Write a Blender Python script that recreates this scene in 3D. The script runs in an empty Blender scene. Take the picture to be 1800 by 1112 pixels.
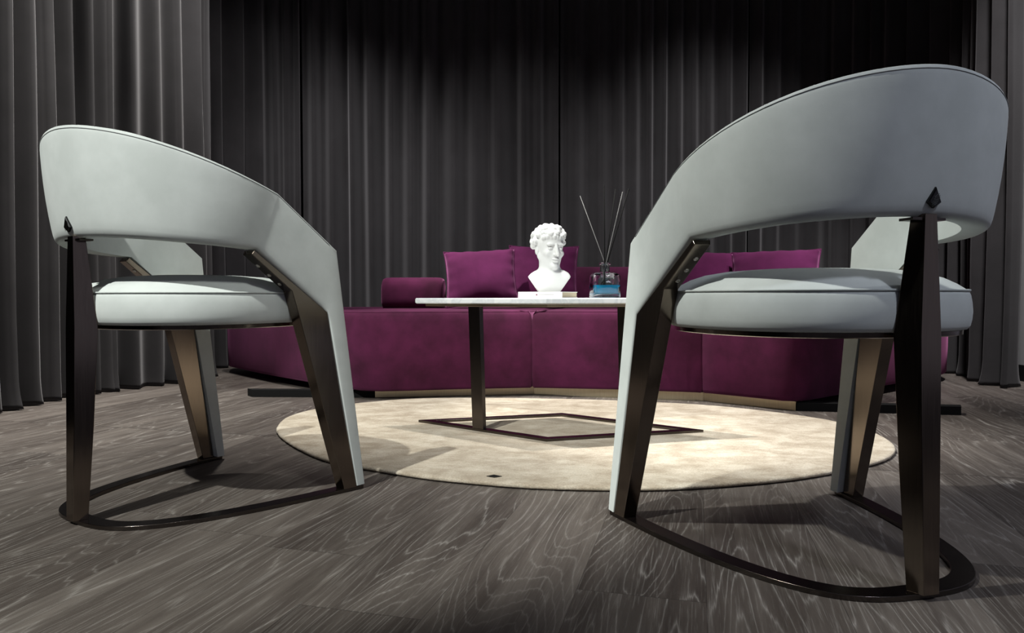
import bpy, bmesh, math, random
import numpy as np
from mathutils import Vector, Matrix
random.seed(7)
PI = math.pi
sc = bpy.context.scene
COL = sc.collection

# ------------------------------------------------------------------ helpers
def tag(o, label=None, cat=None, group=None, kind=None):
    if label: o['label'] = label
    if cat: o['category'] = cat
    if group: o['group'] = group
    if kind: o['kind'] = kind
    return o

def thing(name, label, cat, loc=(0, 0, 0), rz=0.0, group=None):
    o = bpy.data.objects.new(name, None)
    o.empty_display_size = 0.1
    o.location = loc; o.rotation_euler = (0, 0, rz)
    COL.objects.link(o)
    return tag(o, label, cat, group)

def mesh(name, V, Fc, m=None, parent=None, smooth=True, loc=None, rot=None):
    me = bpy.data.meshes.new(name)
    me.from_pydata([tuple(map(float, v)) for v in V], [], [tuple(int(i) for i in f) for f in Fc])
    bm = bmesh.new(); bm.from_mesh(me)
    bmesh.ops.recalc_face_normals(bm, faces=bm.faces)
    bm.to_mesh(me); bm.free()
    me.update()
    if smooth:
        me.polygons.foreach_set('use_smooth', [True] * len(me.polygons))
    o = bpy.data.objects.new(name, me); COL.objects.link(o)
    if m: me.materials.append(m)
    if parent: o.parent = parent
    if loc: o.location = loc
    if rot: o.rotation_euler = rot
    return o

def sharp(o, deg=35):
    """flat where the surface breaks, smooth elsewhere"""
    me = o.data
    bm = bmesh.new(); bm.from_mesh(me)
    for e in bm.edges:
        if len(e.link_faces) == 2 and e.calc_face_angle(0) > math.radians(deg):
            e.smooth = False
    bm.to_mesh(me); bm.free()
    return o

def bevel(o, w, seg=3, ang=35):
    b = o.modifiers.new('bevel', 'BEVEL'); b.width = w; b.segments = seg
    b.limit_method = 'ANGLE'; b.angle_limit = math.radians(ang); b.harden_normals = True
    return o

def loft(rings, cap=True, closed=True):
    """rings: list of equal-length lists of points"""
    n = len(rings[0]); V = [p for r in rings for p in r]; Fc = []
    for i in range(len(rings) - 1):
        for j in range(n if closed else n - 1):
            k = (j + 1) % n
            Fc.append((i * n + j, i * n + k, (i + 1) * n + k, (i + 1) * n + j))
    if cap:
        Fc.append(tuple(range(n))[::-1]); Fc.append(tuple(range((len(rings) - 1) * n, len(rings) * n)))
    return V, Fc

def box(x0, x1, y0, y1, z0, z1):
    V = [(x0, y0, z0), (x1, y0, z0), (x1, y1, z0), (x0, y1, z0), (x0, y0, z1), (x1, y0, z1), (x1, y1, z1), (x0, y1, z1)]
    Fc = [(0, 3, 2, 1), (4, 5, 6, 7), (0, 1, 5, 4), (1, 2, 6, 5), (2, 3, 7, 6), (3, 0, 4, 7)]
    return V, Fc

def tube(pts, r, n=8, closed=False):
    P = [Vector(p) for p in pts]; rings = []
    N = len(P); prev = None
    for i in range(N):
        if closed: d = P[(i + 1) % N] - P[i - 1]
        else: d = P[min(i + 1, N - 1)] - P[max(i - 1, 0)]
        d.normalize()
        if prev is None:
            a = d.orthogonal().normalized()
        else:
            a = (prev - d * prev.dot(d)).normalized()
        prev = a; b = d.cross(a)
        rr = r[i] if hasattr(r, '__len__') else r
        rings.append([P[i] + (a * math.cos(t) + b * math.sin(t)) * rr for t in [2 * PI * k / n for k in range(n)]])
    V, Fc = loft(rings, cap=not closed)
    if closed:
        o = (N - 1) * n
        for j in range(n):
            k = (j + 1) % n
            Fc.append((o + j, o + k, k, j))
    return V, Fc

def join(*parts):
    V = []; Fc = []
    for v, f in parts:
        o = len(V); V += list(v); Fc += [tuple(i + o for i in q) for q in f]
    return V, Fc

def lathe(prof, n=48, squash=None):
    rings = []
    for r, z in prof:
        ring = []
        for k in range(n):
            t = 2 * PI * k / n; c, s = math.cos(t), math.sin(t)
            if squash:
                e = squash
                q = (abs(c) ** e + abs(s) ** e) ** (-1 / e)
            else: q = 1
            ring.append((r * q * c, r * q * s, z))
        rings.append(ring)
    return loft(rings)

# ------------------------------------------------------------------ materials
def new_mat(name):
    m = bpy.data.materials.new(name); m.use_nodes = True
    nt = m.node_tree
    return m, nt, nt.nodes['Principled BSDF']

def S(nt, a, b): nt.links.new(a, b)

def node(nt, t, **kw):
    n = nt.nodes.new(t)
    for k, v in kw.items():
        if k.startswith('i_'): n.inputs[k[2:].replace('_', ' ')].default_value = v
        else: setattr(n, k, v)
    return n

def ramp(nt, stops, interp='LINEAR'):
    r = nt.nodes.new('ShaderNodeValToRGB'); r.color_ramp.interpolation = interp
    e = r.color_ramp.elements
    while len(e) < len(stops): e.new(0.5)
    for i, (p, c) in enumerate(stops):
        e[i].position = p; e[i].color = (*c, 1)
    return r

def cloth_mat(name, c1, c2, scale, rough=.9, sheen=.0, tint=(1, 1, 1), bump=.1, bscale=900, srough=.5, contrast=(.35, .65)):
    m, nt, b = new_mat(name)
    tc = node(nt, 'ShaderNodeTexCoord')
    n1 = node(nt, 'ShaderNodeTexNoise', i_Scale=scale, i_Detail=5.0, i_Roughness=.6)
    S(nt, tc.outputs['Object'], n1.inputs['Vector'])
    r = ramp(nt, [(contrast[0], c1), (contrast[1], c2)])
    S(nt, n1.outputs['Fac'], r.inputs[0]); S(nt, r.outputs[0], b.inputs['Base Color'])
    b.inputs['Roughness'].default_value = rough
    b.inputs['Specular IOR Level'].default_value = .25
    b.inputs['Sheen Weight'].default_value = sheen
    b.inputs['Sheen Tint'].default_value = (*tint, 1)
    b.inputs['Sheen Roughness'].default_value = srough
    if bump:
        n2 = node(nt, 'ShaderNodeTexNoise', i_Scale=bscale, i_Detail=2.0)
        S(nt, tc.outputs['Object'], n2.inputs['Vector'])
        bp = node(nt, 'ShaderNodeBump', i_Strength=bump, i_Distance=.001)
        S(nt, n2.outputs['Fac'], bp.inputs['Height']); S(nt, bp.outputs[0], b.inputs['Normal'])
    return m

def metal_mat(name, col, rough, brushed=.0):
    m, nt, b = new_mat(name)
    b.inputs['Metallic'].default_value = 1
    tc = node(nt, 'ShaderNodeTexCoord')
    mp = node(nt, 'ShaderNodeMapping'); mp.inputs['Scale'].default_value = (400, 400, 12)
    S(nt, tc.outputs['Object'], mp.inputs[0])
    n = node(nt, 'ShaderNodeTexNoise', i_Scale=1.0, i_Detail=3.0)
    S(nt, mp.outputs[0], n.inputs['Vector'])
    r = ramp(nt, [(.2, tuple(c * .88 for c in col)), (.8, tuple(min(1, c * 1.1) for c in col))])
    S(nt, n.outputs['Fac'], r.inputs[0]); S(nt, r.outputs[0], b.inputs['Base Color'])
    mr = node(nt, 'ShaderNodeMapRange'); mr.inputs[3].default_value = max(0, rough - .04); mr.inputs[4].default_value = rough + .05
    S(nt, n.outputs['Fac'], mr.inputs[0]); S(nt, mr.outputs[0], b.inputs['Roughness'])
    return m

def plain(name, col, rough=.5, spec=.5, noise=.06):
    m, nt, b = new_mat(name)
    tc = node(nt, 'ShaderNodeTexCoord')
    n = node(nt, 'ShaderNodeTexNoise', i_Scale=14.0, i_Detail=4.0)
    S(nt, tc.outputs['Object'], n.inputs['Vector'])
    r = ramp(nt, [(.3, tuple(c * (1 - noise) for c in col)), (.7, tuple(min(1, c * (1 + noise)) for c in col))])
    S(nt, n.outputs['Fac'], r.inputs[0]); S(nt, r.outputs[0], b.inputs['Base Color'])
    b.inputs['Roughness'].default_value = rough
    b.inputs['Specular IOR Level'].default_value = spec
    return m

M = {}
M['suede'] = cloth_mat('pale grey nubuck', (.515, .545, .525), (.595, .625, .605), 9, rough=.85, sheen=.12, bump=.06, bscale=700)
M['stitch'] = plain('grey piping', (.22, .23, .225), .8)
M['bronze'] = metal_mat('dark bronze', (.185, .15, .122), .17)
M['gun'] = metal_mat('black bronze', (.10, .086, .077), .22)
M['brass'] = metal_mat('aged brass', (.52, .43, .30), .34)
M['screw'] = metal_mat('bright steel', (.62, .58, .52), .3)
M['badge'] = metal_mat('black badge metal', (.05, .05, .05), .25)
M['velvet'] = cloth_mat('plum velvet', (.044, .0055, .022), (.084, .0105, .045), 6.5, rough=.95, sheen=.32, tint=(.85, .28, .58), bump=.08, bscale=500, srough=.42, contrast=(.36, .64))
M['velvet_pil'] = cloth_mat('plum cushion velvet', (.078, .0095, .048), (.125, .016, .080), 7, rough=.95, sheen=.45, tint=(.9, .34, .68), bump=.08, bscale=500, srough=.4, contrast=(.3, .72))
M['curtain'] = cloth_mat('charcoal velvet curtain', (.022, .0205, .0215), (.032, .0300, .0315), 3, rough=.95, sheen=.18, tint=(.8, .78, .8), bump=.1, bscale=260, srough=.5)
M['plaster'] = plain('white plaster', (.74, .74, .73), .6, .35, .015)
M['paper'] = plain('cream book paper', (.62, .52, .37), .85, .2, .04)
M['cover'] = plain('white book cover', (.80, .79, .76), .5, .4, .01)
M['ink'] = plain('grey print', (.42, .38, .38), .7)
M['inkdot'] = plain('plum print', (.22, .08, .12), .7)
M['reed_black'] = plain('black reed', (.006, .006, .006), .9, .1)
M['reed_pale'] = plain('pale reed', (.12, .117, .114), .6)
M['wallg'] = plain('grey wall paint', (.30, .30, .30), .85, .2, .03)
M['walld'] = plain('dark wall paint', (.04, .04, .042), .9, .2, .05)
M['base'] = plain('black skirting', (.006, .006, .006), .6, .3)
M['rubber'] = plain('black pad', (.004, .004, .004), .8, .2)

def marble():
    m, nt, b = new_mat('white marble')
    tc = node(nt, 'ShaderNodeTexCoord')
    n = node(nt, 'ShaderNodeTexNoise', i_Scale=9.0, i_Detail=8.0, i_Roughness=.65, i_Distortion=1.2)
    S(nt, tc.outputs['Object'], n.inputs['Vector'])
    r = ramp(nt, [(.0, (.76, .78, .79)), (.42, (.78, .80, .81)), (.5, (.66, .69, .71)), (.58, (.80, .82, .82)), (1, (.84, .85, .85))])
    S(nt, n.outputs['Fac'], r.inputs[0]); S(nt, r.outputs[0], b.inputs['Base Color'])
    b.inputs['Roughness'].default_value = .25
    return m
M['marble'] = marble()

def rug_mat():
    m, nt, b = new_mat('beige viscose rug')
    tc = node(nt, 'ShaderNodeTexCoord')
    mp = node(nt, 'ShaderNodeMapping'); mp.inputs['Scale'].default_value = (1.0, 1.35, 1); mp.inputs['Rotation'].default_value = (0, 0, .25)
    S(nt, tc.outputs['Object'], mp.inputs[0])
    n1 = node(nt, 'ShaderNodeTexNoise', i_Scale=8.5, i_Detail=10.0, i_Roughness=.74, i_Distortion=.3)
    S(nt, mp.outputs[0], n1.inputs['Vector'])
    r = ramp(nt, [(.34, (.30, .245, .18)), (.46, (.39, .33, .255)), (.57, (.49, .43, .345)), (.70, (.57, .515, .43))])
    S(nt, n1.outputs['Fac'], r.inputs[0])
    n2 = node(nt, 'ShaderNodeTexNoise', i_Scale=240.0, i_Detail=3.0)
    S(nt, tc.outputs['Object'], n2.inputs['Vector'])
    r2 = ramp(nt, [(.3, (.78, .78, .78)), (.7, (1.08, 1.08, 1.08))])
    S(nt, n2.outputs['Fac'], r2.inputs[0])
    mx = node(nt, 'ShaderNodeMix', data_type='RGBA', blend_type='MULTIPLY'); mx.inputs[0].default_value = 1
    S(nt, r.outputs[0], mx.inputs[6]); S(nt, r2.outputs[0], mx.inputs[7]); S(nt, mx.outputs[2], b.inputs['Base Color'])
    b.inputs['Roughness'].default_value = .9; b.inputs['Specular IOR Level'].default_value = .2
    b.inputs['Sheen Weight'].default_value = .2; b.inputs['Sheen Tint'].default_value = (1, .93, .8, 1)
    bp = node(nt, 'ShaderNodeBump', i_Strength=.5, i_Distance=.003)
    S(nt, n2.outputs['Fac'], bp.inputs['Height']); S(nt, bp.outputs[0], b.inputs['Normal'])
    return m
M['rug'] = rug_mat()

def floor_mat():
    m, nt, b = new_mat('limed grey oak planks')
    L = nt.links
    def mth(op, a, bb=None, c=None):
        n = nt.nodes.new('ShaderNodeMath'); n.operation = op
        for i, v in enumerate((a, bb, c)):
            if v is None: continue
            if isinstance(v, (int, float)): n.inputs[i].default_value = v
            else: L.new(v, n.inputs[i])
        return n.outputs[0]
    def comb(x, y, z=0.0):
        n = nt.nodes.new('ShaderNodeCombineXYZ')
        for i, v in enumerate((x, y, z)):
            if isinstance(v, (int, float)): n.inputs[i].default_value = v
            else: L.new(v, n.inputs[i])
        return n.outputs[0]
    def noise(vec, scale, detail=4.0, rough=.55, dist=0.0):
        n = node(nt, 'ShaderNodeTexNoise', i_Scale=scale, i_Detail=detail, i_Roughness=rough, i_Distortion=dist)
        L.new(vec, n.inputs['Vector']); return n.outputs['Fac']
    geo = node(nt, 'ShaderNodeNewGeometry')
    sp = node(nt, 'ShaderNodeSeparateXYZ'); L.new(geo.outputs['Position'], sp.inputs[0])
    X, Y = sp.outputs[0], sp.outputs[1]
    ca, sa = .967, -.256
    ac = mth('ADD', mth('MULTIPLY', X, ca), mth('MULTIPLY', Y, sa))      # across the planks
    al = mth('ADD', mth('MULTIPLY', X, -sa), mth('MULTIPLY', Y, ca))     # along the planks
    W, LEN = .193, 1.25
    beyond = mth('GREATER_THAN', al, 1.9865)                             # boards past the cross joint
    uo = mth('DIVIDE', mth('ADD', mth('ADD', ac, .177), mth('MULTIPLY', beyond, .07)), W)
    iu = mth('FLOOR', uo); fu = mth('SUBTRACT', uo, iu)
    wn = node(nt, 'ShaderNodeTexWhiteNoise', noise_dimensions='1D'); L.new(iu, wn.inputs['W'])
    vo = mth('ADD', mth('DIVIDE', al, LEN), mth('MULTIPLY', wn.outputs['Value'], 3.7))
    iv = mth('FLOOR', vo); fv = mth('SUBTRACT', vo, iv)
    wn2 = node(nt, 'ShaderNodeTexWhiteNoise', noise_dimensions='3D'); L.new(comb(iu, iv, beyond), wn2.inputs['Vector'])
    rnd = wn2.outputs['Value']
    off = mth('MULTIPLY', rnd, 37.0)
    px = mth('ADD', ac, off); py = mth('ADD', al, mth('MULTIPLY', rnd, 91.0))
    low = noise(comb(mth('MULTIPLY', px, 5.0), mth('MULTIPLY', py, .62), off), 1.0, 1.7, .42, .40)
    # growth rings: contour lines of a stretched height field
    fine = noise(comb(mth('MULTIPLY', px, 120.0), mth('MULTIPLY', py, 4.0), off), 1.0, 3.0, .6)
    ph = mth('ADD', mth('MULTIPLY', low, 36.0), mth('MULTIPLY', fine, .75))
    fr = mth('FRACT', ph)
    tri = mth('ABSOLUTE', mth('SUBTRACT', mth('MULTIPLY', fr, 2.0), 1.0))
    line = mth('POWER', tri, 9.0)
    mask = noise(comb(mth('MULTIPLY', px, 8.0), mth('MULTIPLY', py, 2.5), 3.0), 1.0, 3.0)
    mk = nt.nodes.new('ShaderNodeMapRange'); mk.inputs[1].default_value = .45; mk.inputs[2].default_value = .70
    L.new(mask, mk.inputs[0])
    streak = noise(comb(mth('MULTIPLY', px, 300.0), mth('MULTIPLY', py, 10.0), off), 1.0, 4.0, .62)
    broad = noise(comb(mth('MULTIPLY', px, 26.0), mth('MULTIPLY', py, 2.2), off), 1.0, 4.0, .6)
    tone = mth('ADD', mth('MULTIPLY', broad, .75), mth('MULTIPLY', rnd, .30))
    r = ramp(nt, [(.25, (.031, .0235, .020)), (.50, (.068, .0555, .048)), (.80, (.140, .120, .105))])
    L.new(tone, r.inputs[0])
    # white liming in pores and rings
    lime = mth('MULTIPLY', mth('ADD', mth('MULTIPLY', line, mth('ADD', mth('MULTIPLY', mk.outputs[0], .55), .26)), mth('MULTIPLY', mth('MULTIPLY', mth('MAXIMUM', mth('SUBTRACT', streak, .54), 0.0), 2.0), .85)), .9)
    lm = nt.nodes.new('ShaderNodeClamp'); L.new(lime, lm.inputs[0])
    mx = node(nt, 'ShaderNodeMix', data_type='RGBA'); L.new(lm.outputs[0], mx.inputs[0]); L.new(r.outputs[0], mx.inputs[6])
    mx.inputs[7].default_value = (.34, .315, .29, 1)
    # joints between boards
    ju = mth('LESS_THAN', mth('MINIMUM', fu, mth('SUBTRACT', 1.0, fu)), .0028)
    jv = mth('LESS_THAN', mth('MINIMUM', fv, mth('SUBTRACT', 1.0, fv)), .0006)
    jc = mth('LESS_THAN', mth('ABSOLUTE', mth('SUBTRACT', al, 1.9865)), .0016)
    j = mth('MAXIMUM', mth('MAXIMUM', mth('MULTIPLY', ju, .55), mth('MULTIPLY', jv, .55)), jc)
    mx2 = node(nt, 'ShaderNodeMix', data_type='RGBA'); L.new(j, mx2.inputs[0]); L.new(mx.outputs[2], mx2.inputs[6])
    mx2.inputs[7].default_value = (.012, .010, .009, 1)
    L.new(mx2.outputs[2], b.inputs['Base Color'])
    rr = nt.nodes.new('ShaderNodeMapRange'); rr.inputs[3].default_value = .42; rr.inputs[4].default_value = .58
    L.new(streak, rr.inputs[0]); L.new(rr.outputs[0], b.inputs['Roughness'])
    b.inputs['Specular IOR Level'].default_value = .4
    bp = node(nt, 'ShaderNodeBump', i_Strength=.35, i_Distance=.0012)
    L.new(mth('SUBTRACT', mth('MULTIPLY', streak, -.6), mth('MULTIPLY', j, 2.0)), bp.inputs['Height']); L.new(bp.outputs[0], b.inputs['Normal'])
    return m
M['floor'] = floor_mat()

def glass(name, col, rough=0.0, ior=1.45):
    m, nt, b = new_mat(name)
    b.inputs['Base Color'].default_value = (*col, 1); b.inputs['Roughness'].default_value = rough
    b.inputs['Transmission Weight'].default_value = 1; b.inputs['IOR'].default_value = ior
    return m
M['glass'] = glass('clear glass', (.97, .98, .98))
def liquid_mat():
    m, nt, b = new_mat('blue fragrance liquid')
    b.inputs['Base Color'].default_value = (.004, .19, .36, 1); b.inputs['Roughness'].default_value = .08
    b.inputs['Transmission Weight'].default_value = .15; b.inputs['IOR'].default_value = 1.33
    return m
M['liquid'] = liquid_mat()

# ------------------------------------------------------------------ camera
FPX, HOR, ROLL, CAMH = 1228.6, 522.0, -.0015, .45
pitch = math.atan((556 - HOR) / FPX)
right = Vector((1, 0, 0)); fwd = Vector((0, math.cos(pitch), -math.sin(pitch))); up = Vector((0, math.sin(pitch), math.cos(pitch)))
r2 = right * math.cos(ROLL) + up * math.sin(ROLL); u2 = up * math.cos(ROLL) - right * math.sin(ROLL)
cam = bpy.data.cameras.new('camera'); co = bpy.data.objects.new('camera', cam); COL.objects.link(co)
cam.sensor_fit = 'HORIZONTAL'; cam.sensor_width = 36; cam.lens = 36 * FPX / 1800; cam.clip_start = .02
co.matrix_world = Matrix(((r2.x, u2.x, -fwd.x, 0), (r2.y, u2.y, -fwd.y, 0), (r2.z, u2.z, -fwd.z, CAMH), (0, 0, 0, 1)))
sc.camera = co

def pt(px, py, Y):
    """world point on the ray of a photo pixel at depth Y (used to measure the place)"""
    u = (px - 900) / FPX; v = (py - 556) / FPX
    u, v = math.cos(ROLL) * u + math.sin(ROLL) * v, -math.sin(ROLL) * u + math.cos(ROLL) * v
    d = Vector((u, math.cos(pitch) - v * math.sin(pitch), -math.sin(pitch) - v * math.cos(pitch)))
    t = Y / d.y
    return Vector((d.x * t, Y, CAMH + d.z * t))

# ------------------------------------------------------------------ setting
def struct(name, V, Fc, m):
    return tag(mesh(name, V, Fc, m, smooth=False), kind='structure')
struct('floor', *box(-4.5, 4.5, -3.5, 5.2, -.06, 0), M['floor'])
struct('ceiling', *box(-4.5, 4.5, -3.5, 5.2, 4.0, 4.06), M['walld'])
struct('wall_back', *box(-2.6, 3.1, 5.05, 5.13, 0, 4.0), M['walld'])
struct('wall_left', *box(-2.52, -2.44, -3.5, 5.05, 0, 4.0), M['walld'])
struct('wall_right', *box(2.72, 2.80, 2.2, 5.05, 0, 4.0), M['wallg'])
struct('baseboard_right', *box(2.705, 2.72, 2.2, 5.05, 0, .085), M['base'])

# ------------------------------------------------------------------ curtains
PATH = [(-2.02, 1.7), (-2.03, 2.4), (-2.03, 3.05), (-1.96, 3.30), (-1.80, 3.58), (-1.70, 3.80), (-1.84, 4.12), (-1.90, 4.42), (-1.72, 4.74), (-1.32, 4.86), (-.7, 4.88), (.3, 4.88), (1.3, 4.87), (2.1, 4.80), (2.50, 4.45), (2.60, 3.98), (2.475, 3.64), (2.462, 3.40)]
def resample(P, step=.004):
    P = [np.array(p, float) for p in P]
    # Catmull-Rom through the points
    out = []
    for i in range(len(P) - 1):
        p0 = P[max(i - 1, 0)]; p1 = P[i]; p2 = P[i + 1]; p3 = P[min(i + 2, len(P) - 1)]
        n = max(2, int(np.hypot(*(p2 - p1)) / step))
        for t in np.linspace(0, 1, n, endpoint=False):
            out.append(.5 * ((2 * p1) + (-p0 + p2) * t + (2 * p0 - 5 * p1 + 4 * p2 - p3) * t * t + (-p0 + 3 * p1 - 3 * p2 + p3) * t ** 3))
    out.append(P[-1]); return np.array(out)
CP = resample(PATH)
seg = np.hypot(*np.diff(CP, axis=0).T); CS = np.r_[0, np.cumsum(seg)]
CPX = 900 + FPX * CP[:, 0] / CP[:, 1]
tg = np.gradient(CP, axis=0); tg /= np.hypot(*tg.T)[:, None]
CN = np.c_[tg[:, 1], -tg[:, 0]]           # towards the room
def s_at(px):
    k = np.argmin(np.abs(CPX - px) + (CP[:, 1] < 1.9) * 1e4); return CS[k]
FOLDS = [-60, -28, 4, 45, 77, 118, 160, 192, 235, 277, 312, 357, 385, 425, 460, 487, 507, 526, 556, 588, 622, 655, 692, 725, 758, 802, 838, 875, 920, 946, 976, 1010, 1053, 1088, 1112, 1138, 1165, 1190, 1215, 1240, 1276, 1304, 1328, 1360, 1390, 1430, 1465, 1500, 1532, 1560, 1600, 1640, 1680, 1722, 1758, 1786]
def curtain(px0, px1, label, zt=3.9, seed=0):
    rnd = random.Random(seed)
    s0 = 0.05 if px0 is None else s_at(px0); s1 = CS[-1] if px1 is None else s_at(px1)
    ridges = [s_at(p) for p in FOLDS]
    ridges = sorted(set(round(s, 4) for s in ridges))
    first = ridges[0]
    k = first
    while k > 0: k -= .11 + .03 * rnd.random(); ridges.insert(0, k)
    ridges.append(CS[-1] + .1)
    # fill wide gaps with extra folds
    rr = [ridges[0]]
    for s in ridges[1:]:
        gap = s - rr[-1]
        if gap < .035: continue
        n = 1 if gap < .24 else round(gap / .15)
        for q in range(1, n + 1): rr.append(rr[-1] + gap / n)
    rr = np.array(rr)
    prng = np.random.RandomState(int(11)); amp = prng.uniform(.034, .068, len(rr)); skew = prng.uniform(.30, .70, len(rr)); drift = prng.uniform(-.012, .012, len(rr))
    ns = int((s1 - s0) / .0065); ss = np.linspace(s0, s1, ns)
    zz = np.r_[np.linspace(.004, .12, 7)[:-1], np.linspace(.12, zt, 16)]
    def prof(z):
        k = np.clip(np.searchsorted(rr, ss) - 1, 0, len(rr) - 2)
        a = rr[k] + drift[k] * (2.2 - z) / 2.2; bnd = rr[k + 1] + drift[k + 1] * (2.2 - z) / 2.2
        t = np.clip((ss - a) / np.maximum(bnd - a, .01), 0, 1)
        sk = skew[k]
        tt = np.where(t < sk, .5 * t / sk, .5 + .5 * (t - sk) / (1 - sk))
        w = np.minimum(1, (bnd - a) / .13)
        c = .5 + .5 * np.cos(2 * PI * tt)
        d = (c - .5) * 2 * amp[k] * w
        # the hem kicks a little, cloth sways slightly
        return d * (1 + .25 * math.exp(-z / .07)) + .006 * np.sin(ss * 9 + z * 2.1) + .012 * math.exp(-z / .05) * np.sin(ss * 31)
    V = []
    bx = np.interp(ss, CS, CP[:, 0]); by = np.interp(ss, CS, CP[:, 1]); nx = np.interp(ss, CS, CN[:, 0]); ny = np.interp(ss, CS, CN[:, 1])
    for z in zz:
        d = prof(z)
        V += list(zip(bx + nx * d, by + ny * d, np.full(ns, z)))
    Fc = [(i * ns + j, i * ns + j + 1, (i + 1) * ns + j + 1, (i + 1) * ns + j) for i in range(len(zz) - 1) for j in range(ns - 1)]
    o = mesh('curtain', V, Fc, M['curtain'])
    sm = o.modifiers.new('thickness', 'SOLIDIFY'); sm.thickness = .003; sm.offset = -1
    return tag(o, label, 'curtain', 'charcoal velvet curtains around the room set')
curtain(None, 531, 'charcoal velvet curtain gathered in tight folds along the left wall behind the left chair', seed=1)
curtain(534, 981, 'charcoal velvet curtain hanging left of the bust, behind the coffee table and left sofa cushions', seed=2)
curtain(985, 1313, 'charcoal velvet curtain hanging behind the reed diffuser, between two dark gaps', seed=3)
curtain(1317, None, 'charcoal velvet curtain ending at the grey wall on the far right, behind the right chair', seed=4)

# ------------------------------------------------------------------ rug
def rug():
    pts = [(-.80, 2.70), (-.828, 2.58), (-.818, 2.45), (-.765, 2.27), (-.635, 2.05), (-.49, 1.875), (-.366, 1.795), (-.232, 1.715), (-.1, 1.662), (.049, 1.619), (.211, 1.602), (.396, 1.611), (.695, 1.695), (.97, 1.851), (1.08, 1.965), (1.14, 2.08), (1.17, 2.22), (1.165, 2.38), (1.10, 2.53), (.97, 2.685), (.774, 2.835), (.42, 2.965), (.08, 3.025), (-.15, 3.045), (-.38, 3.03), (-.52, 2.98), (-.66, 2.88), (-.75, 2.79)]
    P = resample(pts + [pts[0]], .02)[:-1]
    # closed smoothing
    for _ in range(6): P = (np.roll(P, 1, 0) + 2 * P + np.roll(P, -1, 0)) / 4
    c = np.array([.17, 2.33])
    rings = []
    rs = np.random.RandomState(3)
    for off, z in [(-.006, .001), (0, .003), (.002, .007), (-.002, .011), (-.009, .0125), (-.03, .013)]:
        ring = []
        for p in P:
            d = p - c; L = np.hypot(*d); q = c + d * (1 + (off + rs.uniform(-.0012, .0012)) / L)
            ring.append((q[0], q[1], z))
        rings.append(ring)
    V, Fc = loft(rings)
    o = mesh('rug', V, Fc, M['rug'])
    tag(o, 'round beige low-pile rug under the coffee table', 'rug')
    q = pt(868, 837, 1.75)
    # small woven lozenge by the rug's near edge
    t = (.013 - CAMH) / (q.z - CAMH); q = Vector((q.x * t, q.y * t, .0128))
    V = []; 
    for z in (.0128, .0142): V += [(q.x - .018, q.y, z), (q.x + .002, q.y - .012, z), (q.x + .02, q.y - .002, z), (q.x, q.y + .014, z)]
    tg_ = mesh('woven_tag', V, [(0, 3, 2, 1), (4, 5, 6, 7), (0, 1, 5, 4), (1, 2, 6, 5), (2, 3, 7, 6), (3, 0, 4, 7)], M['rubber'], o, smooth=False)
    tg_['label'] = 'small dark lozenge tag'
rug()

# ------------------------------------------------------------------ armchair
def bez(P, n):
    P = [np.array(p, float) for p in P]; t = np.linspace(0, 1, n)[:, None]
    return (1 - t) ** 3 * P[0] + 3 * t * (1 - t) ** 2 * P[1] + 3 * t * t * (1 - t) * P[2] + t ** 3 * P[3]
def lerp(a, b, n): 
    a = np.array(a, float); b = np.array(b, float); t = np.linspace(0, 1, n)[:, None]; return a + (b - a) * t
TK, TA, TL = (.2668, .3002, .6680), (.279, .449, .556), (.297, .513, .011)
BK, BM, BL = (.2614, .2498, .5480), (.281, .421, .416), (.296, .491, .011)
def half(K, mid, end, P, nb=22, na=9, nl=12):
    a = bez(P + [K], nb); b = lerp(K, mid, na)[1:]; c = lerp(mid, end, nl)[1:]
    return np.r_[a, b, c]
TOP = half(TK, TA, TL, [(0, -.0121, .781), (.1131, -.0121, .781), (.3082, .0568, .7381)])
BOT = half(BK, BM, BL, [(0, .0154, .5669), (.1463, .0154, .5669), (.2583, .096, .5515)])

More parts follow.
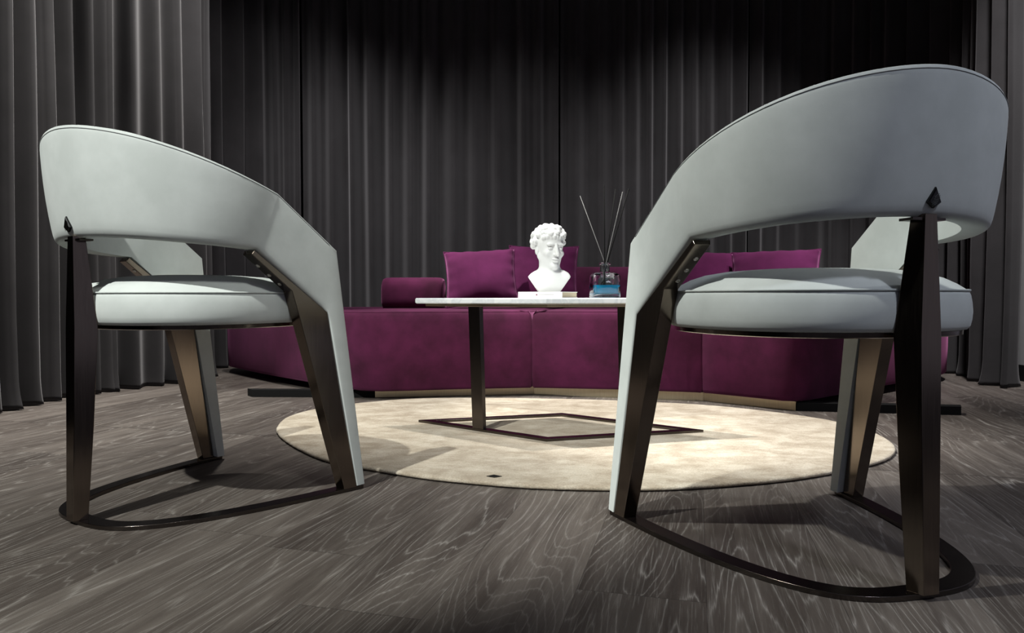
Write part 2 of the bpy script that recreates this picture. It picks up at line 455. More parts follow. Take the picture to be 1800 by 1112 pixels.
def make_armchair():
    root = thing('armchair', '', 'chair')
    # --- upholstered shell: back, arms and front leg faces in one piece
    T = np.r_[(TOP * [-1, 1, 1])[::-1][:-1], TOP]; B = np.r_[(BOT * [-1, 1, 1])[::-1][:-1], BOT]
    n = len(T); mid = n // 2
    vs = np.array([0, .018, .045, .09, .16, .3, .45, .6, .75, .87, .94, .975, 1.0]); nv = len(vs)
    O = np.array([[B[i] + (T[i] - B[i]) * v for v in vs] for i in range(n)])
    du = np.gradient(O, axis=0); dv = np.gradient(O, axis=1)
    N = np.cross(du, dv); N /= np.linalg.norm(N, axis=2)[..., None] + 1e-12
    # outward: away from seat centre
    sgn = np.sign((N * (O - np.array([0, .28, .5]))).sum(2)); N *= sgn[..., None]
    for _ in range(3):
        Np = N.copy(); Np[1:-1] = (N[:-2] + 2 * N[1:-1] + N[2:]) / 4; N = Np / np.linalg.norm(Np, axis=2)[..., None]
    k = np.abs(np.arange(n) - mid)
    th = np.interp(k, [0, 14, 21, 30, 41], [.044, .040, .036, .036, .050])
    # gentle crown of the padding
    crown = np.sin(PI * vs) * .004 - np.interp(vs, [0, .018, .045, .09, .16, .94, .975, 1], [.0085, .0042, .0015, .0003, 0, 0, .0006, .0022])
    fade = np.interp(k, [0, 22, 30, 41], [1, 1, .4, .0])
    Oo = O + N * (crown[None, :, None] * fade[:, None, None])
    I = O - N * th[:, None, None]
    V = list(Oo.reshape(-1, 3)) + list(I.reshape(-1, 3)); off = n * nv
    Fc = []
    for i in range(n - 1):
        for j in range(nv - 1):
            a = i * nv + j
            Fc.append((a, a + nv, a + nv + 1, a + 1)); Fc.append((off + a, off + a + 1, off + a + nv + 1, off + a + nv))
        a = i * nv
        Fc.append((a, off + a, off + a + nv, a + nv)); a += nv - 1
        Fc.append((a, a + nv, off + a + nv, off + a))
    for i in (0, n - 1):
        for j in range(nv - 1):
            a = i * nv + j; Fc.append((a, a + 1, off + a + 1, off + a))
    sh = mesh('backrest', V, Fc, M['suede'], root)
    bevel(sh, .006, 4, 50)
    # seam stitched just inside the top edge
    s = [tuple(Oo[i, -2] + N[i, -2] * .0001) for i in range(12, n - 12)]
    st = mesh('seam', *tube(s, .0008, 6), M['stitch'], sh); st['label'] = 'dark stitched seam under the top edge'
    # --- kite shaped badge
    c = np.array([0, .0115, .594]); t = np.array([0, -.125, .992]); nn = np.array([0, -.992, -.125])
    kite = [(0, .0165), (.0122, -.0055), (0, -.0145), (-.0122, -.0055)]
    V = []
    for sc_, d in ((1.0, .0005), (1.0, .0045), (.82, .0062)):
        V += [c + np.array([x * sc_, 0, 0]) + t * (y * sc_) + nn * d for x, y in kite]
    Fc = [(3, 2, 1, 0), (8, 9, 10, 11)] + [(r * 4 + i, r * 4 + (i + 1) % 4, (r + 1) * 4 + (i + 1) % 4, (r + 1) * 4 + i) for r in (0, 1) for i in range(4)]
    parts = [(V, Fc)]
    for q in np.linspace(-.75, .75, 7):      # fine diagonal ribs
        a = np.array([-.006 + q * .004, q * .009 - .004]); bq = np.array([.006 + q * .004, q * .009 + .001])
        wlim = .0098 * (1 - abs(q) * .62)
        a[0] = max(a[0], -wlim); bq[0] = min(bq[0], wlim)
        parts.append(tube([tuple(c + np.array([p[0], 0, 0]) + t * (p[1] - .001) + nn * .0064) for p in (a, bq)], .0005, 5))
    bd = mesh('badge', *join(*parts), M['badge'], sh, smooth=False); bd['label'] = 'black kite-shaped badge with fine ribs'
    # --- seat cushion
    A_, YC, B_, EX = .2435, .280, .237, 2.4
    def ring(off, z, n=96):
        out = []
        for q in range(n):
            a = 2 * PI * q / n; cc, ss_ = math.cos(a), math.sin(a)
            out.append(((A_ + off) * math.copysign(abs(cc) ** (2 / EX), cc), YC + (B_ + off) * math.copysign(abs(ss_) ** (2 / EX), ss_), z))
        return out
    prof = [(-.012, .395), (-.007, .396), (-.003, .402), (-.001, .412), (.0, .425), (-.001, .440), (-.003, .452), (-.006, .4595), (-.0075, .4600), (-.012, .4640), (-.022, .4715), (-.04, .4815), (-.065, .4900), (-.10, .4960), (-.14, .4990), (-.20, .5005)]
    V, Fc = loft([ring(*p) for p in prof])
    seat = mesh('seat_cushion', V, Fc, M['suede'], root)
    pp = mesh('piping', *tube(ring(-.0045, .4602), .0019, 6, closed=True), M['suede'], seat)
    # --- seat frame: thin polished plate under the cushion
    V, Fc = loft([ring(-.012, .3945), ring(-.0125, .3875), ring(-.016, .3860), ring(-.05, .3860)])
    fr = mesh('seat_frame', V, Fc, M['bronze'], root); sharp(fr)
    # --- rear leg, a faceted blade
    secs = [(.0085, .0140, .002, .0225, .027), (.20, .0165, .006, .0290, .038), (.392, .0180, .009, .0340, .046), (.572, .0105, .0125, .0165, .034)]
    rings = [[(-wr, yr, z), (wr, yr, z), (wf, yf, z), (-wf, yf, z)] for z, wr, yr, wf, yf in secs]
    rl = mesh('leg', *loft(rings), M['bronze'], root, smooth=True); sharp(rl, 15); bevel(rl, .0012, 2, 15)
    rl['label'] = 'rear leg in polished dark bronze'
    pl = mesh('top_plate', *box(-.030, .030, .016, .042, .5625, .5665), M['gun'], rl, smooth=False)
    # --- front legs: bronze bar behind the padding, bent under the arm
    for sx in (-1, 1):
        ch = [((.2575, .247, .5470), (.2575, .240, .5385)), ((.268, .345, .4745), (.267, .333, .4640)), ((.279, .420, .4165), (.271, .352, .398)), ((.2865, .4525, .215), (.279, .402, .215)), ((.2945, .4910, .0085), (.2885, .4585, .0085))]
        ths = [.034, .034, .034, .033, .032]
        rings = []
        for (f, r), tk in zip(ch, ths):
            rings.append([(sx * f[0], f[1], f[2]), (sx * r[0], r[1], r[2]), (sx * (r[0] - tk + .004), r[1], r[2]), (sx * (f[0] - tk), f[1], f[2])])
        lg = mesh('leg', *loft(rings), M['bronze'], root); sharp(lg, 15); bevel(lg, .0012, 2, 25)
        lg['label'] = 'front leg in polished dark bronze, bent under the arm'
        for (x, y, z) in ((.2400, .268, .5165), (.2440, .2925, .4975), (.2480, .316, .4795)):
            nv_ = np.array([0, -.60, -.80]); ax = np.array([1, 0, 0]); bx = np.cross(nv_, ax)
            p0 = np.array([sx * x, y, z])
            rgs = [[p0 + nv_ * d + (ax * math.cos(a) + bx * math.sin(a)) * r for a in [2 * PI * q / 14 for q in range(14)]] for r, d in ((.0046, -.002), (.0046, .0016), (.0038, .0024), (.0020, .0024), (.0017, .0008))]
            sw = mesh('screw', *loft(rgs), M['screw'], lg)
    # --- base ring flat on the floor
    def outer(y):
        return .3814 * (1 - ((2.9116 - y) / 2.9017) ** 3.124) ** (1 / 3.124)
    ys = .00995 + (.512 - .00995) * np.linspace(0, 1, 60) ** 2.4
    R_ = [(outer(y), y) for y in ys]; R_[0] = (0.0, ys[0])
    C = np.array([(-x, y) for x, y in R_[::-1]][:-1] + R_)
    # smooth the tip and resample evenly
    d = np.r_[0, np.cumsum(np.hypot(*np.diff(C, axis=0).T))]; q = np.linspace(0, d[-1], 120)
    C = np.c_[np.interp(q, d, C[:, 0]), np.interp(q, d, C[:, 1])]
    for _ in range(6):
        C[1:-1] = (C[:-2] + 2 * C[1:-1] + C[2:]) / 4
    tn = np.gradient(C, axis=0); tn /= np.hypot(*tn.T)[:, None]; nr = np.c_[-tn[:, 1], tn[:, 0]]
    Wd = .034
    rings = []
    for p, nn_ in zip(C, nr):
        i_ = p + nn_ * Wd
        rings.append([(p[0], p[1], .0005), (i_[0], i_[1], .0005), (i_[0], i_[1], .009), (p[0], p[1], .009)])
    bs = mesh('base_ring', *loft(rings), M['gun'], root); sharp(bs, 30); bevel(bs, .001, 2, 40)
    return root

def copy_tree(o, parent=None):
    c = o.copy(); COL.objects.link(c)
    if parent: c.parent = parent
    for ch in o.children: copy_tree(ch, c)
    return c

ch_right = make_armchair()
ch_left = copy_tree(ch_right)
ch_right.location = (.62035, 1.01904, 0); ch_right.rotation_euler = (0, 0, .26578)
ch_left.location = (-.87853, 1.37212, 0); ch_left.rotation_euler = (0, 0, -.58258)
tag(ch_right, 'pale grey armchair on the right, larger in view, its back rising before the right curtain', 'chair', 'armchairs facing the coffee table')
tag(ch_left, 'pale grey upholstered armchair on the left, standing in front of the left curtain', 'chair', 'armchairs facing the coffee table')

# ------------------------------------------------------------------ coffee table
TC = np.array([.145, 2.342]); ta = math.radians(-11.4)
E1 = np.array([math.cos(ta), math.sin(ta)]); E2 = np.array([-.16, -.98]) / np.hypot(.16, .98) * -1
E2 = np.array([.17, .985])
def rhomb(s1, s2, z, rnd=.0):
    return [(*(TC - E1 * s1), z), (*(TC - E2 * s2), z), (*(TC + E1 * s1), z), (*(TC + E2 * s2), z)]
def rloc(P): return [(x - TC[0], y - TC[1], z) for x, y, z in P]
def coffee_table():
    root = thing('coffee_table', 'low rhombus coffee table with white marble top and dark bronze legs on the rug', 'table', (TC[0], TC[1], .0132))
    zb = -.0132
    def frame(s1, s2, w1, z0, z1):
        o0 = rloc(rhomb(s1, s2, z0)); i0 = rloc(rhomb(s1 - w1 * 2.15, s2 - w1 * 1.15, z0)); o1 = rloc(rhomb(s1, s2, z1)); i1 = rloc(rhomb(s1 - w1 * 2.15, s2 - w1 * 1.15, z1))
        V = o0 + i0 + o1 + i1; Fc = []
        for i in range(4):
            k = (i + 1) % 4
            Fc += [(i, k, 4 + k, 4 + i), (8 + i, 12 + i, 12 + k, 8 + k), (i, 8 + i, 8 + k, k), (4 + i, 4 + k, 12 + k, 12 + i)]
        return V, Fc
    b = mesh('base_frame', *frame(.483, .243, .030, 0, .008), M['gun'], root, smooth=False); bevel(b, .0008, 2)
    t = mesh('top_frame', *frame(.455, .226, .028, .4065, .4145), M['brass'], root, smooth=False); bevel(t, .0008, 2)  # brass tone on the bronze frame stands in for light bounced off the rug
    # marble slab with a slightly eased edge
    out = rloc(rhomb(.492, .245, 0))
    rings = []
    for q, z in ((-.004, .4150), (0, .4185), (0, .4310), (-.003, .4340)):
        rings.append([(x * (1 + q / .4), y * (1 + q / .25), z) for x, y, _ in out])
    V, Fc = loft(rings)
    s = mesh('tabletop', V, Fc, M['marble'], root, smooth=False)
    # two wedge legs at the middle of opposite sides
    for sgn in (-1, 1):
        a = (-E1 * .483 - E2 * .243) / 2 * (1 if sgn < 0 else -1)        # mid of near-left / far-right side
        side = (E1 * .483 - E2 * .243); side = side / np.hypot(*side)
        inn = -a / np.hypot(*a)
        rings = []
        for z, w, d in ((.008, .046, .016), (.20, .047, .017), (.4065, .048, .018)):
            c0 = a + np.array([-.012 * z / .4, 0]) * (1 if sgn < 0 else .6)
            rings.append([(*(c0 - side * w / 2), z), (*(c0 + side * w / 2), z), (*(c0 + side * w * .36 + inn * d), z), (*(c0 - side * w * .36 + inn * d), z)])
        l = mesh('leg', *loft(rings), M['gun'], root, smooth=False); bevel(l, .001, 2)
    return root
coffee_table()

# ------------------------------------------------------------------ book
ZT = .0132 + .434
bk = thing('book', 'slim white book lying on the marble table under the bust', 'book', (.159, 2.215, ZT), math.radians(-24))
W_, D_, H_ = .152, .150, .0200
# local: x from -W_ to 0 along the spine, y from 0 to D_
mesh('page_block', *box(-W_ + .002, -.002, .003, D_ - .002, .0022, H_ - .0022), M['paper'], bk, smooth=False)
cv = mesh('cover', *join(box(-W_, 0, 0, D_, 0.0002, .0022), box(-W_, 0, 0, D_, H_ - .0022, H_), box(-W_, 0, 0, .003, .0022, H_ - .0022)), M['cover'], bk, smooth=False)
dot = []
rg = [[(-.087 + .0028 * math.cos(a), y, .0103 + .0028 * math.sin(a)) for a in [2 * PI * q / 16 for q in range(16)]] for y in (-.0001, -.0005)]
p_ = mesh('spine_mark', *loft(rg), M['inkdot'], cv, smooth=False); p_['label'] = 'small round mark printed on the spine'
pr_ = []
x = -.078
rb = random.Random(5)
while x < -.030:
    w = rb.uniform(.0022, .0042); pr_.append(box(x, x + w, -.0004, -.0001, .0094, .0116)); x += w + rb.uniform(.0007, .0016)
p_ = mesh('spine_title', *join(*pr_), M['ink'], cv, smooth=False); p_['label'] = 'faint grey line of print on the spine'

# ------------------------------------------------------------------ plaster bust (implicit surface)
def surface_nets(f, lo, hi, h):
    ax = [np.arange(lo[i], hi[i] + h, h) for i in range(3)]
    G = np.stack(np.meshgrid(*ax, indexing='ij'), -1).astype(np.float32)
    D = f(G.reshape(-1, 3)).reshape(G.shape[:3])
    s = D < 0
    c = [s[i:s.shape[0] - 1 + i, j:s.shape[1] - 1 + j, k:s.shape[2] - 1 + k] for i in (0, 1) for j in (0, 1) for k in (0, 1)]
    cnt = sum(x.astype(int) for x in c); act = (cnt > 0) & (cnt < 8)
    idx = -np.ones(act.shape, int); w = np.argwhere(act); idx[act] = np.arange(len(w))
    acc = np.zeros((len(w), 3)); num = np.zeros(len(w))
    cor = [(i, j, k) for i in (0, 1) for j in (0, 1) for k in (0, 1)]
    for a in range(8):
        for b in range(a + 1, 8):
            if sum(abs(cor[a][q] - cor[b][q]) for q in range(3)) != 1: continue
            da = D[tuple((w + cor[a]).T)]; db = D[tuple((w + cor[b]).T)]
            m = (da < 0) != (db < 0)
            t = np.where(m, da / np.where(m, da - db, 1), 0)
            p = np.array(cor[a]) + t[:, None] * (np.array(cor[b]) - np.array(cor[a]))
            acc += np.where(m[:, None], p, 0); num += m
    V = np.array(lo) + h * (w + acc / num[:, None])
    Fc = []
    for axis in range(3):
        o1, o2 = [q for q in range(3) if q != axis]
        sl0 = [slice(None)] * 3; sl1 = [slice(None)] * 3
        sl0[axis] = slice(0, -1); sl1[axis] = slice(1, None)
        e = np.argwhere(s[tuple(sl0)] != s[tuple(sl1)])
        for q in e:
            if q[o1] == 0 or q[o2] == 0: continue
            quad = []
            for d1, d2 in ((-1, -1), (0, -1), (0, 0), (-1, 0)):
                r = q.copy(); r[o1] += d1; r[o2] += d2
                if (r >= np.array(act.shape)).any(): break
                quad.append(idx[tuple(r)])
            if len(quad) == 4 and min(quad) >= 0: Fc.append(tuple(quad))
    return V, Fc

def bust():
    def ell(P, c, r):
        c = np.array(c); r = np.array(r)
        k0 = np.linalg.norm((P - c) / r, axis=1); k1 = np.linalg.norm((P - c) / (r * r), axis=1)
        return k0 * (k0 - 1) / (k1 + 1e-9)
    def cap(P, a, b, ra, rb):
        a = np.array(a); b = np.array(b); d = b - a
        t = np.clip(((P - a) @ d) / (d @ d), 0, 1)
        return np.linalg.norm(P - a - t[:, None] * d, axis=1) - (ra + (rb - ra) * t)
    def su(a, b, k):
        h = np.clip(.5 + .5 * (b - a) / k, 0, 1); return b + (a - b) * h - k * h * (1 - h)
    def ss(a, b, k): return -su(-a, b, k)      # a minus b
    yaw = math.radians(-157)                     # where the face looks (local +Y turned)
    cy, sy = math.cos(yaw), math.sin(yaw)
    HC = np.array([0.000, .000, .148])
    rs = np.random.RandomState(12)
    curls = []
    gold = PI * (3 - math.sqrt(5)); nC = 210
    for i in range(nC):
        z = 1 - 2 * (i + .5) / nC; r = math.sqrt(1 - z * z); a = gold * i
        d = np.array([r * math.cos(a), r * math.sin(a), z]) + rs.normal(0, .06, 3)
        front = d[1]
        if d[1] > .30 and d[2] < .50: continue               # face stays free
        if d[2] < -.45: continue
        if d[1] > .12 and d[2] < .22: continue
        if d[1] > -.12 and d[2] < -.22: continue
        c = np.array([0, -.006, .018]) + d * np.array([.0525, .0595, .049])
        curls.append((c, rs.uniform(.0095, .0125)))
    for xx in np.linspace(-.036, .036, 8):                    # fringe
        curls.append((np.array([xx, .046 - 11 * xx * xx, .034 + rs.uniform(-.004, .004)]), rs.uniform(.008, .0105)))
    def head(P):
        Q = P - HC
        tilt = math.radians(7); 
        L = np.empty_like(Q)
        L[:, 0] = cy * Q[:, 0] + sy * Q[:, 1]; L[:, 1] = -sy * Q[:, 0] + cy * Q[:, 1]; L[:, 2] = Q[:, 2]
        y, z = L[:, 1].copy(), L[:, 2].copy()
        L[:, 1] = math.cos(tilt) * y - math.sin(tilt) * z; L[:, 2] = math.sin(tilt) * y + math.cos(tilt) * z
        ax = L.copy(); ax[:, 0] = np.abs(ax[:, 0])
        d = ell(L, (0, -.006, .018), (.051, .060, .050))
        d = su(d, ell(L, (0, .014, -.020), (.039, .043, .050)), .012)
        d = su(d, cap(ax, (.034, .0, -.030), (.006, .042, -.058), .010, .010), .012)   # jaw
        d = su(d, ell(L, (0, .047, -.060), (.013, .011, .010)), .008)
        d = su(d, ell(ax, (.025, .040, -.018), (.012, .012, .010)), .010)
        d = su(d, ell(ax, (.017, .050, .0105), (.016, .008, .0055)), .006)               # brow
        d = ss(d, ell(ax, (.0185, .062, -.001), (.0120, .0105, .0075)), .005)            # eye socket
        d = su(d, ell(ax, (.0180, .0480, -.002), (.0090, .0075, .0058)), .0015)          # eyeball
        d = su(d, cap(L, (0, .055, .010), (0, .0685, -.020), .0050, .0068), .004)       # nose
        d = su(d, ell(ax, (.0062, .0585, -.0215), (.0045, .0055, .0042)), .003)
        d = su(d, ell(L, (0, .0565, -.0355), (.0130, .0050, .0034)), .003)              # lips
        d = su(d, ell(L, (0, .0555, -.0435), (.0110, .0052, .0040)), .003)
        d = ss(d, ell(L, (0, .0640, -.0395), (.0130, .0055, .0008)), .0012)
        d = su(d, ell(ax, (.0455, -.004, -.010), (.0055, .0110, .0170)), .003)          # ear
        hair = np.full(len(P), 1.0, np.float32)
        for c, r in curls:
            hair = np.minimum(hair, np.linalg.norm(L - c, axis=1) - r)
        d = su(d, hair, .0045)
        return d
    def f(P):
        P = P.astype(np.float64)
        d = head(P)
        neck = cap(P, (.002, .006, .030), (.000, .004, .115), .039, .035)
        d = su(d, neck, .010)
        chest = ell(P, (0, .004, .028), (.082, .046, .052))
        # cut the shoulders to a tapering block
        for nx, nz, o in ((.80, -.60, .0300), (-.80, -.60, .0300)):
            pl = P[:, 0] * nx + P[:, 2] * nz - o
            chest = np.maximum(chest, pl)
        chest = su(chest, cap(P, (.030, .004, .060), (.058, .008, .052), .014, .0125), .012)
        d = su(d, chest, .012)
        d = np.maximum(d, -P[:, 2])
        return d
    V, Fc = surface_nets(f, (-.095, -.085, -.004), (.095, .09, .232), .0015)
    o = mesh('bust', V, Fc, M['plaster'])
    o.location = (.122, 2.292, ZT + H_ + .0003)
    o.scale = (.93, .93, .985)
    tag(o, 'white plaster classical head bust with curly hair, standing on the book', 'sculpture')
bust()

# ------------------------------------------------------------------ reed diffuser
DX, DY = pt(1063, 500, 2.335).x, 2.335
df = thing('reed_diffuser', 'square clear glass diffuser bottle half filled with blue liquid, on the marble table', 'diffuser', (DX, DY, ZT), .12)
def bottle():
    e = 5.0
    outer = [(.010, .0003), (.044, .0003), (.0465, .003), (.0465, .066), (.0455, .0715), (.040, .0765), (.026, .0795), (.0185, .081), (.0165, .084), (.0165, .102), (.0190, .1035), (.0200, .106), (.0190, .1085), (.0165, .1095), (.0125, .1095)]
    inner = [(.0125, .084), (.016, .080), (.036, .0745), (.0415, .068), (.0420, .0165), (.038, .0140), (.010, .0140)]
    n = 64; rings = []
    def sq(r, z):
        k = min(1, max(0, (.081 - z) / .012)); ee = 2 + (e - 2) * k if z < .081 else 2
        out = []
        for q in range(n):
            a = 2 * PI * q / n; c, s = math.cos(a), math.sin(a)
            m = (abs(c) ** ee + abs(s) ** ee) ** (-1 / ee)
            out.append((r * m * c, r * m * s, z))
        return out
    outer = [(r, z * 1.07) for r, z in outer]; inner = [(r, z * 1.07) for r, z in inner]
    rings = [sq(*p) for p in outer] + [sq(*p) for p in inner]
    b = mesh('bottle', *loft(rings), M['glass'], df); sharp(b, 50); b['label'] = 'clear glass bottle with a flared neck'
    lq = [(.0100, .0146), (.0374, .0146), (.0414, .0168), (.0414, .0425), (.0100, .0425)]
    l = mesh('liquid', *loft([sq(*p) for p in lq]), M['liquid'], df); sharp(l, 40); l['label'] = 'blue fragrance liquid'
bottle()
NK = Vector((DX, DY, ZT + .107))
TIPS = [((1019.5, 344), 'pale', 'pale reed leaning far left in the diffuser bottle'), ((1062, 324), 'black', 'black reed standing upright in the diffuser bottle, tallest'), ((1082, 332), 'black', 'black reed just right of the upright one in the diffuser bottle'), ((1094.6, 337), 'pale', 'pale reed leaning right in the diffuser bottle'), ((1105.6, 331), 'black', 'black reed leaning furthest right in the diffuser bottle')]
for i, ((x, y), c, lab) in enumerate(TIPS):
    tip = pt(x, y, DY + (.03, -.015, .045, -.03, .01)[i])
    nk = NK + Vector(((.004, -.001, .003, .0015, .0055)[i], (.003, -.004, .006, -.006, .001)[i], 0))
    d = (nk - tip).normalized()
    t = (ZT + .016 - nk.z) / d.z
    lim = .034 / max(1e-6, math.hypot(d.x, d.y)); t = min(t, lim)
    foot = nk + d * t
    r = mesh('reed', *tube([foot, nk, tip], (.0022, .0015, .0012)[0 if c == 'black' else (2 if i == 0 else 1)], 8), M['reed_' + c])
    tag(r, lab, 'reed', 'reeds in the diffuser')

# ------------------------------------------------------------------ sofa
def sofa():
    root = thing('sofa', 'curved plum velvet sofa with faceted front on a brass plinth, behind the coffee table', 'sofa', (.2, 3.5, 0))
    OX, OY = .2, 3.5
    front = [(-1.585, 3.92), (-1.56, 3.84), (-1.36, 3.60), (-1.12, 3.33), (-.89, 3.09), (-.70, 2.895), (-.62, 2.835), (-.53, 2.81), (-.42, 2.825), (-.236, 2.87), (.083, 2.916), (.42, 2.86), (.755, 2.757), (.90, 2.62), (.985, 2.535), (1.04, 2.525), (1.11, 2.565), (1.36, 2.77), (1.62, 2.99), (1.90, 3.22), (2.10, 3.39), (2.17, 3.48)]
    front = [(x * 1.085, y * 1.085) for x, y in front]
    back = [front[0]] + [(x * 1.031, y * 1.031) for x, y in [(-1.60, 4.21), (-1.47, 4.27), (-1.2, 4.31), (-.93, 4.34), (-.67, 4.365), (-.4, 4.38), (-.15, 4.39), (.05, 4.395), (.2, 4.40), (.37, 4.40), (.55, 4.40), (.72, 4.39), (.88, 4.375), (1.04, 4.35), (1.20, 4.31), (1.36, 4.26), (1.55, 4.18), (1.78, 4.05), (2.0, 3.90), (2.2, 3.76)]] + [front[-1]]
    # modules divided by upright seams
    def module(i0, i1, nm, lab):
        f = [np.array(p) for p in front[i0:i1 + 1]]; b = [np.array(p) for p in back[i0:i1 + 1]]
        loop = f + b[::-1]
        # drop duplicate tip points
        L = []
        for p in loop:
            if not L or np.hypot(*(p - L[-1])) > 1e-4: L.append(p)
        if np.hypot(*(L[0] - L[-1])) < 1e-4: L.pop()
        # ease the corners
        E = []
        for k in range(len(L)):
            p, a, c = L[k], L[k - 1], L[(k + 1) % len(L)]
            d1 = (a - p) / np.hypot(*(a - p)); d2 = (c - p) / np.hypot(*(c - p))
            if d1 @ d2 > -.5: E += [p + d1 * .014, p + d1 * .004 + d2 * .0015, p + d1 * .0015 + d2 * .004, p + d2 * .014]
            else: E.append(p)
        L = E
        # densify
        D = []
        for k in range(len(L)):
            a, c = L[k], L[(k + 1) % len(L)]; m = max(1, int(np.hypot(*(c - a)) / .06))
            for q in range(m): D.append(a + (c - a) * q / m)
        D = np.array(D); n = len(D)
        area = .5 * np.sum(D[:, 0] * np.roll(D[:, 1], -1) - np.roll(D[:, 0], -1) * D[:, 1])
        t = np.roll(D, -1, 0) - np.roll(D, 1, 0); t /= np.hypot(*t.T)[:, None]
        nr = np.c_[t[:, 1], -t[:, 0]] * np.sign(area)
        rings = []
        for off, z in ((-.03, .0385), (-.010, .0375), (-.003, .042), (0, .052), (.004, .17), (.005, .27), (.001, .345), (-.004, .368), (-.012, .380), (-.016, .3825), (-.020, .3815), (-.03, .385), (-.06, .3895)):
            rings.append([(x - OX, y - OY, z) for x, y in D + nr * off])
        V, Fc = loft(rings, cap=False)
        # top: crown towards the middle, bottom closed
        inner = D + nr * -.06
        bm = bmesh.new()
        vv = [bm.verts.new(v) for v in V]
        for q in Fc: bm.faces.new([vv[a] for a in q])
        topf = bm.faces.new([vv[(len(rings) - 1) * n + q] for q in range(n)])
        botf = bm.faces.new([vv[q] for q in range(n)][::-1])
        bmesh.ops.triangulate(bm, faces=[topf, botf])
        bmesh.ops.recalc_face_normals(bm, faces=bm.faces)
        me = bpy.data.meshes.new(nm); bm.to_mesh(me); bm.free()
        me.polygons.foreach_set('use_smooth', [True] * len(me.polygons))
        me.materials.append(M['velvet'])
        o = bpy.data.objects.new(nm, me); COL.objects.link(o); o.parent = root
        o['label'] = lab
        sm_ = [(x - OX, y - OY, .3835) for (x, y), (i, j) in zip(D + nr * -.0165, nr) if j < .55]
        # longest run of front points carries the seam
        k0 = max(range(len(sm_)), key=lambda q: np.hypot(sm_[q][0] - sm_[q - 1][0], sm_[q][1] - sm_[q - 1][1]))
        sm_ = sm_[k0:] + sm_[:k0]
        mesh('seam', *tube(sm_, .0022, 6), M['velvet'], o)
        return o
    module(0, 10, 'seat', 'left seat section of the sofa')
    module(10, 12, 'seat', 'middle seat section of the sofa')
    module(12, 21, 'seat', 'right seat section of the sofa')
    # plinth in three straight brass lengths
    P = [(-.615, 3.125), (.103, 3.232), (.826, 3.015), (1.118, 2.745)]
    V = []; Fc = []
    for (x, y) in P: V += [(x - OX, y - OY, .0005), (x - OX, y - OY, .0365)]
    Q = [(-.55, 3.5), (.103, 3.6), (.85, 3.45), (1.25, 3.0)]
    for (x, y) in Q: V += [(x - OX, y - OY, .0005), (x - OX, y - OY, .0365)]
    for i in range(3):
        a = i * 2; b = 8 + i * 2
        Fc += [(a, a + 2, a + 3, a + 1), (b, b + 1, b + 3, b + 2), (a + 1, a + 3, b + 3, b + 1), (a, b, b + 2, a + 2)]
    Fc += [(0, 1, 9, 8), (6, 14, 15, 7)]
    p = mesh('plinth', V, Fc, M['brass'], root, smooth=False); p['label'] = 'aged brass plinth'
    # low black strips on the floor past both ends of the brass
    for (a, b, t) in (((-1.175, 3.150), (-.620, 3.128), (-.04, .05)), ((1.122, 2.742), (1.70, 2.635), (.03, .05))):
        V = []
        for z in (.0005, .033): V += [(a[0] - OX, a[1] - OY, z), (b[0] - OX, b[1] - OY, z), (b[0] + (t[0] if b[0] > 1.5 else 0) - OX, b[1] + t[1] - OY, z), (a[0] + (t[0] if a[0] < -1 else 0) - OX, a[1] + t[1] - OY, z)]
        k = mesh('plinth', V, [(0, 3, 2, 1), (4, 5, 6, 7), (0, 1, 5, 4), (1, 2, 6, 5), (2, 3, 7, 6), (3, 0, 4, 7)], M['rubber'], root, smooth=False); k['label'] = 'low black strip past the end of the brass'
    # dark feet under the overhanging ends
    for (x, y) in ((-1.38, 4.12), (1.92, 3.78)):
        f = mesh('foot', *box(x - OX - .05, x - OX + .05, y - OY - .05, y - OY + .05, .0005, .0375), M['rubber'], root, smooth=False)
    # backrests: padded rolls standing on the seat
    def roll(P, d, z0, z1, nm, lab, r=.05):
        P = np.array(P, float); rings = []
        n = len(P); t = np.gradient(P, axis=0); t /= np.hypot(*t.T)[:, None]; nr = np.c_[t[:, 1], -t[:, 0]]
        ks = [0, .015, .04]; 
        def prof(s):
            out = []
            for q in range(28):
                a = 2 * PI * q / 28; c, s_ = math.cos(a), math.sin(a)
                e = 3.4
                m = (abs(c) ** e + abs(s_) ** e) ** (-1 / e)
                out.append((m * c * d / 2 * s, (z0 + z1) / 2 + m * s_ * (z1 - z0) / 2 * s))
            return out
        for i in range(n):
            k = min(i, n - 1 - i); s = (.80, .93, .985, 1)[min(k, 3)]
            rings.append([(P[i][0] + nr[i][0] * u - OX, P[i][1] + nr[i][1] * u - OY, z) for u, z in prof(s)])
        o = mesh(nm, *loft(rings), M['velvet'], root); o['label'] = lab
    x0, x1 = -.727, -.385
    xs = np.r_[x0, x0 + .006, x0 + .02, x0 + .045, np.linspace(x0 + .08, x1 - .08, 10), x1 - .045, x1 - .02, x1 - .006, x1]
    roll([(x, 3.98 - .02 * (x - x0)) for x in xs], .20, .375, .562, 'backrest', 'low rolled backrest at the left of the sofa')
    x0, x1 = .02, 1.50
    xs = np.r_[x0, x0 + .006, x0 + .02, x0 + .045, np.linspace(x0 + .08, x1 - .08, 14), x1 - .045, x1 - .02, x1 - .006, x1]
    roll([(x, 4.28 - .10 * (x - .75) ** 2) for x in xs], .18, .375, .633, 'backrest', 'taller dark backrest behind the bust and diffuser')
sofa()

